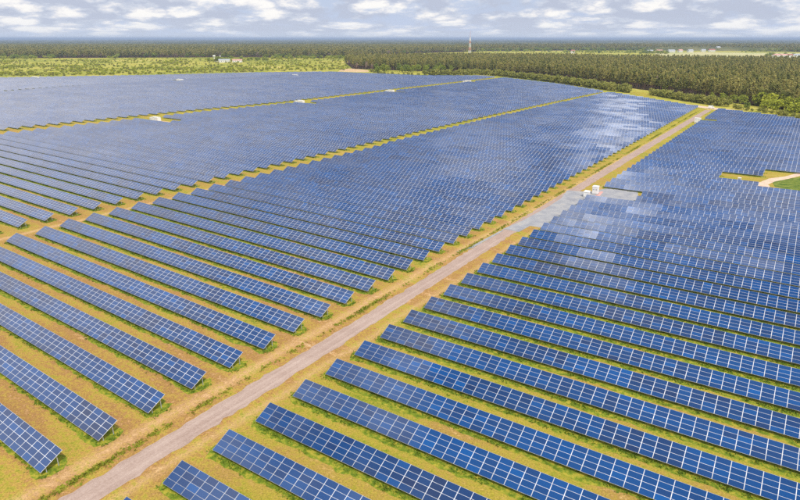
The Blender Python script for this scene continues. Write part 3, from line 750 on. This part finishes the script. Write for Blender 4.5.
def fill(poly, spacing):
    poly = np.array(poly, float); lo = poly.min(0); hi2 = poly.max(0)
    gx = np.arange(lo[0], hi2[0], spacing); gy = np.arange(lo[1], hi2[1], spacing)
    X, Y = np.meshgrid(gx, gy); Pp = np.c_[X.ravel(), Y.ravel()]; Pp = Pp + rng.uniform(-.5,.5,Pp.shape)*spacing
    ins = np.zeros(len(Pp), bool); j = len(poly)-1
    for i in range(len(poly)):
        xi, yi = poly[i]; xj, yj = poly[j]
        c = ((yi > Pp[:,1]) != (yj > Pp[:,1])) & (Pp[:,0] < (xj-xi)*(Pp[:,1]-yi)/((yj-yi) if yj != yi else 1e-9)+xi)
        ins ^= c; j = i
    return Pp[ins]
G_ = ground_at
# the floor under the near forest is needle litter
M_floor = varied('forest_floor', (0.05,0.04,0.02), (0.09,0.07,0.03), 0.05, 0.95, 0.1)
back = [np.array([G_(x, y, 21.5)[0], G_(x, y, 21.5)[1]]) for x, y in ((880,57.0),(800,56.0),(700,55.2),(620,54.5),(560,53.2),(470,52.6),(400,53.0),(345,54.5))]
poly = [p+step_off*7 for p in front] + back
mb = MB(); mb.face([(*p, 0.03) for p in [q+step_off*(-4) for q in front]+back]); tag(mb.build('forest_floor', [M_floor]), kind='structure')
P1 = fill(poly, 5.8); print('FOREST1', len(P1))
stuff_wood('pine_forest', P1, ['pine','bare','decid'], (.68,1.10), 'dense dark green pine forest behind the panels on the right', wide=1.15, weights={'pine':1.0,'bare':.05,'decid':.05})
# woods across the left and middle distance
polyL = [G_(-60,58.3), G_(60,58.0), G_(150,57.6), G_(215,57.2), G_(300,57.6), G_(352,58.0), G_(380,55.6,0), G_(430,52.8), G_(480,51.6), G_(440,47.0), G_(200,47.0), G_(-60,47.0)]
mb = MB(); mb.face([(*p, 0.025) for p in polyL]); tag(mb.build('forest_floor', [M_floor]), kind='structure')
P2 = fill(polyL, 13.0); P2 = np.concatenate([P2, along([G_(-60,58.3), G_(60,58.0), G_(150,57.6), G_(215,57.2), G_(300,57.6), G_(352,58.0)], 4.5), along([p+np.array([0,8.]) for p in (G_(-60,58.3), G_(150,57.6), G_(352,58.0))], 4.5)])
print('FOREST2', len(P2))
stuff_wood('far_pine_forest', P2, ['pine','decid','bare'], (.8,1.18), 'long dark wood across the horizon on the left', wide=1.9, weights={'pine':1.0,'decid':.08,'bare':.08})
polyR = [G_(455,51.3), G_(520,51.0), G_(560,50.6), G_(640,50.4), G_(720,50.2), G_(800,52.0), G_(870,52.4), G_(870,46.6), G_(640,46.2), G_(455,46.6)]
P3 = fill(polyR, 22.0); print('FOREST3', len(P3))
mb = MB(); mb.face([(*p, 0.025) for p in polyR]); tag(mb.build('forest_floor', [M_floor]), kind='structure')
stuff_wood('far_mixed_forest', P3, ['pine', 'decid'], (.9,1.2), 'blue green wood behind the village on the right', wide=2.2)
# leafy patches in the middle distance
P4 = []
for (xa, xb, ya, yb, n) in ((-14,36,57.6,59.4,60), (44,60,57.6,58.8,8), (108,122,57.4,58.6,7), (270,345,57.8,59.4,25), (205,270,60.0,62.0,40), (270,345,57.4,59.6,60), (395,560,51.2,52.4,70), (560,660,50.8,53.6,120), (640,668,53.0,54.2,40), (660,740,48.8,50.4,70), (740,800,50.0,52.6,50), (765,800,56.2,57.0,20)):
    for i in range(n): P4.append(G_(random.uniform(xa,xb), random.uniform(ya,yb)))
stuff_wood('leafy_copses', np.array(P4), ['decid','lime'], (.7,1.1), 'green leafy copses in the middle distance', wide=1.3)
P5 = []
mcl = rng.uniform((-20, 58.5), (348, 77), (60, 2))
for i in range(2600):
    x = random.uniform(-20, 348); lo_ = float(np.interp(x, [0,150,250,340], [76.8,74.4,71.8,69.5])); y = lo_ - (lo_-58.0)*random.random()**1.1
    if i % 2:
        c = mcl[rng.integers(60)]; x = c[0]+rng.normal(0, 7); y = c[1]+rng.normal(0, .6)
        if not (58.0 < y < float(np.interp(x, [0,150,250,340], [76.8,74.4,71.8,69.5]))) or x > 348: continue
    P5.append(G_(x, y))
stuff_wood('meadow_scrub', np.array(P5), ['bush','bush','lime'], (.16,.62), 'countless small bushes over the yellow meadow', 'scrub', wide=1.4)

# canopy out to the horizon
M_canopy, t, b = mat('distant_canopy', (0.05,0.07,0.03), 0.95, 0.1)
P = wpos(t)
c1 = noise(t, P, 0.0007, 6, 0.65); c2 = noise(t, P, 0.006, 5, 0.7)
cs_ = mth(t, 'ADD', mth(t, 'MULTIPLY', c1, 0.6), mth(t, 'MULTIPLY', c2, 0.4))
t.links.new(ramp(t, cs_, [(0.38, (0.020,0.032,0.016)), (0.48, (0.050,0.060,0.022)), (0.55, (0.10,0.105,0.035)), (0.64, (0.24,0.21,0.08))]), b.inputs['Base Color'])
rad = np.concatenate([np.linspace(3650, 7000, 70), np.geomspace(7050, 58000, 60)]); ang = np.linspace(-0.72, 0.72, 300)
RR, AA = np.meshgrid(rad, ang, indexing='ij')
Vx = RR*np.sin(AA); Vy = RR*np.cos(AA); Vz = 13+rng.uniform(-4,5,RR.shape)+2*np.sin(RR/900+AA*9); Vz[0] = -0.5
V = np.stack([Vx, Vy, Vz], -1).reshape(-1,3); na = len(ang)
i, j = np.meshgrid(np.arange(len(rad)-1), np.arange(na-1), indexing='ij'); i = i.ravel(); j = j.ravel()
Q = np.stack([i*na+j, (i+1)*na+j, (i+1)*na+j+1, i*na+j+1], 1)[:, ::-1]
tag(new_obj('horizon_forest', mesh_np('horizon_forest', V, Q, [M_canopy])), 'endless forest canopy out to the horizon', 'forest', kind='stuff')
# pale field behind the near forest on the right
M_field = varied('pale_field', (0.52,0.44,0.24), (0.34,0.37,0.13), 0.006, 0.95, 0.1)
mb = MB(); mb.face([(*G_(*p), 0.05) for p in ((655,53.0),(700,52.3),(760,52.8),(860,53.2),(860,58.5),(760,57.5),(690,57),(655,56))][::-1])
tag(mb.build('field', [M_field]), kind='structure')

# ------------------------------------------------------------------ buildings
def kiosk(P, rz, lx_, ly_, h, label, cat='transformer kiosk', group=None):
    e = empty('transformer_kiosk', (P[0], P[1], 0), rz); tag(e, label, cat, group)
    m = MB(); m.box(-lx_/2, lx_/2, -ly_/2, ly_/2, 0.25, h); m.build('cabinet', [M_white], e)
    m = MB(); m.box(-lx_/2-.12, lx_/2+.12, -ly_/2-.12, ly_/2+.12, h+.002, h+.16); m.build('roof', [M_white], e)
    m = MB(); m.box(-lx_/2-.15, lx_/2+.15, -ly_/2-.15, ly_/2+.15, 0.0, 0.248); m.build('plinth', [M_shade], e)
    nd = max(2, int(lx_/2.2))
    for i in range(nd):
        x = -lx_/2+lx_*(i+.5)/nd
        m = MB(); m.box(x-.45, x+.45, -ly_/2-.03, -ly_/2-.001, .45, h*.88); dr = m.build('door', [M_white], e)
        m = MB()
        for q in range(4): m.box(x-.30, x+.30, -ly_/2-.045, -ly_/2-.031, h*.58+q*.12, h*.58+.07+q*.12)
        m.build('vent', [M_shade], dr)
    return e
for i, ((kx, s_, px), wh) in enumerate(zip(KIOSK, ('nearest the left edge', 'left of the middle', 'right of the middle', 'farthest along'))):
    kiosk(F(kx, s_), A_L, 8.0 if i < 3 else 9, 3.0, 3.0, 'white transformer kiosk on the second grass aisle, '+wh, group='kiosks along the second aisle')
    kiosk(F(kx+.05, s_-7.0), A_L, 2.4, 2.2, 2.2, 'small white cabinet at the left end of the aisle kiosk '+wh, group='cabinets along the second aisle')
kiosk(G_(36,79.0), A_L, 16, 4, 3.6, 'white kiosk on the far left behind the panels')
kiosk(G_(180,81.6), A_L, 12, 4, 3.6, 'white kiosk on the third aisle with bare soil beside it')
kiosk(G_(295,76.6), A_L, 10, 4, 3.4, 'small white kiosk at the far end of the third aisle')
tag(strip('bare_soil', [F(59.0,-708), F(59.0,-692)], [F(60.0,-708), F(60.0,-692)], 0.03, M_sand, .2, 2), kind='structure')
kiosk(G_(586.5,196.6), A_R+math.pi/2, 2.8, 2.0, 2.2, 'lower white kiosk on the concrete pad beside the road')
kiosk(G_(595.2,193.8), A_R, 2.2, 2.4, 3.2, 'taller white kiosk on the concrete pad beside the road')
mb = MB(); mb.face([(*G_(*p), 0.075) for p in ((592,198),(601,191.2),(603.5,192),(597,199))][::-1]); tag(mb.build('paved_patch', [M_pinkroof]), kind='structure')
kiosk(G_(697.3,122.6), A_R, 4.2, 3.0, 3.4, 'lone white kiosk in the notch near the road end')
kiosk(G_(739,181.6), A_R, 1.2, 0.8, 1.7, 'tiny pale cabinet in the grassy clearing on the right')

def house(P, rz, lx_, ly_, h, rh, roof, label, name='house', cat='house', group=None, win=True):
    e = empty(name, (P[0], P[1], 0), rz); tag(e, label, cat, group)
    m = MB(); m.box(-lx_/2, lx_/2, -ly_/2, ly_/2, 0, h); wl = m.build('wall', [M_white], e)
    m = MB(); o = .5
    A = [(-lx_/2-o,-ly_/2-o,h+.01),(lx_/2+o,-ly_/2-o,h+.01),(lx_/2+o,ly_/2+o,h+.01),(-lx_/2-o,ly_/2+o,h+.01)]; r1 = (-lx_/2-o,0,h+rh); r2 = (lx_/2+o,0,h+rh)
    m.face([A[0],A[1],r2,r1]); m.face([A[2],A[3],r1,r2]); m.face([A[1],A[2],r2]); m.face([A[3],A[0],r1]); m.face(A[::-1]); m.build('roof', [roof], e)
    if win:
        nw = max(2, int(lx_/5))
        for i in range(nw):
            x = -lx_/2+lx_*(i+.5)/nw
            m = MB(); m.box(x-.9, x+.9, -ly_/2-.06, -ly_/2-.002, h*.35, h*.75); m.build('window', [M_glassd], e)
    return e
# farm buildings on the left
house(G_(224.5,62.4), .25, 30, 14, 6.0, 3.0, M_greyroof, 'tall white farm building with grey roof behind the meadow', 'farm_building', 'farm building')
house(G_(237.5,62.2), .2, 26, 12, 5, 3, M_pinkroof, 'low farm shed with faded pink roof beside the tall one', 'farm_shed', 'shed')
house(G_(216.5,61.5), .25, 12, 10, 4.5, 2.5, M_redroof, 'small white farm outbuilding with red roof', 'farm_shed', 'shed')
e = empty('water_tower', (*G_(214.5,60.5), 0)); tag(e, 'white water tower on a stem left of the farm', 'water tower')
m = MB(); m.bar((0,0,0),(0,0,9),1.6,1.6,n=12); m.build('stem', [M_white], e); m = MB(); m.bar((0,0,9.01),(0,0,12),2.0,4.2,n=14); m.bar((0,0,12.01),(0,0,15),4.2,3.6,n=14); m.build('tank', [M_white], e)
e = empty('silo', (*G_(220.5,60.0), 0)); tag(e, 'slim white silo just behind the farm building', 'silo')
m = MB(); m.bar((0,0,0),(0,0,13),1.3,1.3,n=12); m.build('shaft', [M_white], e); m = MB(); m.bar((0,0,13.01),(0,0,15),1.6,.4,n=12); m.build('cap', [M_greyroof], e)
# village behind the forest
vill = [((650,52.8),'white house farthest left in the village strip',M_greyroof,24),((659,52.6),'long pale house second from left in the village',M_pinkroof,30),((671,52.4),'white hall with bright roof in the village strip',M_greyroof,34),((680,52.2),'pale village house left of the green gap',M_pinkroof,20),
        ((690,52.2),'low white house mid village',M_greyroof,26),((703,51.8),'small pale house left of the orange roof',M_greyroof,20),((711.5,51.7),'village house with bright orange red roof',M_redroof,30),((717.5,50.6),'tall white village building at the right end',M_greyroof,22)]
for (px_, lab, rf, lw) in vill:
    house(G_(*px_), random.uniform(-.3,.3), lw, 14, 8 if 'tall' not in lab else 17, 5, rf, lab, group='village houses')
for (x0, lab, rf, lw) in ((776.5,'red roofed works hall at left of the right edge group',M_pinkroof,26),(783.5,'pink roofed works hall in the right edge group',M_pinkroof,30),(791,'dark red roofed hall near the right edge',M_redroof,30),(797.5,'long grey roofed hall at the right edge',M_greyroof,40)):
    house(G_(x0,57.2), .15, lw, 18, 7, 4, rf, lab, 'works_hall', 'hall', 'works halls at the right edge')
for (x0, y0, lab) in ((405,51.9,'tiny white house among trees in the far middle'),(572.5,53.6,'red roofed house among trees above the forest')):
    house(G_(x0,y0-.3), .2, 16, 10, 10, 5, M_redroof if 'red' in lab else M_pinkroof, lab)
# lattice mast
D0 = 2200.0; my_ = D0; mx_ = (469.5-400)/FPX*(D0*math.cos(PITCH)+20)
e = empty('radio_mast', (mx_, my_, 0)); tag(e, 'tall red and white lattice mast rising above the horizon', 'mast')
def lattice(z0, z1, w0, w1, nm, mt):
    m = MB(); ns = max(2, int((z1-z0)/6)); cor = [(-1,-1),(1,-1),(1,1),(-1,1)]
    for i in range(ns):
        za = z0+(z1-z0)*i/ns; zb = z0+(z1-z0)*(i+1)/ns; wa = w0+(w1-w0)*i/ns; wb = w0+(w1-w0)*(i+1)/ns
        for c in range(4):
            a, b2 = cor[c], cor[(c+1)%4]
            m.bar((a[0]*wa,a[1]*wa,za),(a[0]*wb,a[1]*wb,zb),.42,n=4); m.bar((a[0]*wa,a[1]*wa,za),(b2[0]*wb,b2[1]*wb,zb),.26,n=4); m.bar((b2[0]*wa,b2[1]*wa,za),(a[0]*wb,a[1]*wb,zb),.26,n=4)
            m.bar((a[0]*wa,a[1]*wa,za),(b2[0]*wa,b2[1]*wa,za),.26,n=4)
    m.build(nm, [mt], e)
lattice(0, 22, 4.6, 3.8, 'white_section', M_white); lattice(22, 33, 3.8, 3.4, 'red_section', M_mastred)
lattice(33, 46, 3.4, 2.7, 'white_section', M_white); lattice(46, 54, 2.7, 2.3, 'red_section', M_mastred); lattice(54, 66, 2.3, 1.6, 'white_section', M_white)
m = MB(); m.bar((0,0,66),(0,0,88),.6,.25,n=6); m.build('antenna', [M_mastred], e)
m = MB(); m.bar((0,0,56),(0,0,57.5),3.2,3.2,n=10); m.build('platform', [M_white], e)

# parked van at the end of the road
P = G_(711, 108.4); e = empty('parked_van', (P[0], P[1], 0.06), A_L+.15); tag(e, 'light grey van parked at the far end of the gravel road', 'van')
m = MB()
def van(x, y, z): return (x*(1-.12*max(0,z-1.2)) if x > 0 else x, y*(1-.06*max(0,z-1.0)), z)
m.box(-2.6,2.6,-1,1,.35,1.25); m.box(-2.6,1.9,-.98,.98,1.252,2.4,0,van); m.build('body', [M_white], e)
m = MB(); m.box(.7,1.2,-1.0,1.0,1.45,2.05); m.box(1.62,1.80,-.8,.8,1.45,2.1); m.build('window', [M_glassd], e)
for x in (-1.7,1.7):
    for y in (-.95,.95):
        m = MB(); m.bar((x,y-.12,.35),(x,y+.12,.35),.36,n=14); m.build('wheel', [M_tyre], e)

# ------------------------------------------------------------------ air
M_haze = bpy.data.materials.new('haze'); M_haze.use_nodes = True; t = M_haze.node_tree; t.nodes.clear()
pv_ = t.nodes.new('ShaderNodeVolumePrincipled'); pv_.inputs['Color'].default_value = (0.43, 0.55, 0.76, 1); pv_.inputs['Density'].default_value = 7.0e-5
mo = t.nodes.new('ShaderNodeOutputMaterial'); t.links.new(pv_.outputs[0], mo.inputs['Volume'])
mb = MB(); mb.box(-61000, 61000, -61000, 61000, -1.0, 90.0); hz = mb.build('haze', [M_haze]); tag(hz, 'pale blue air over the distant woods', 'haze', kind='stuff')
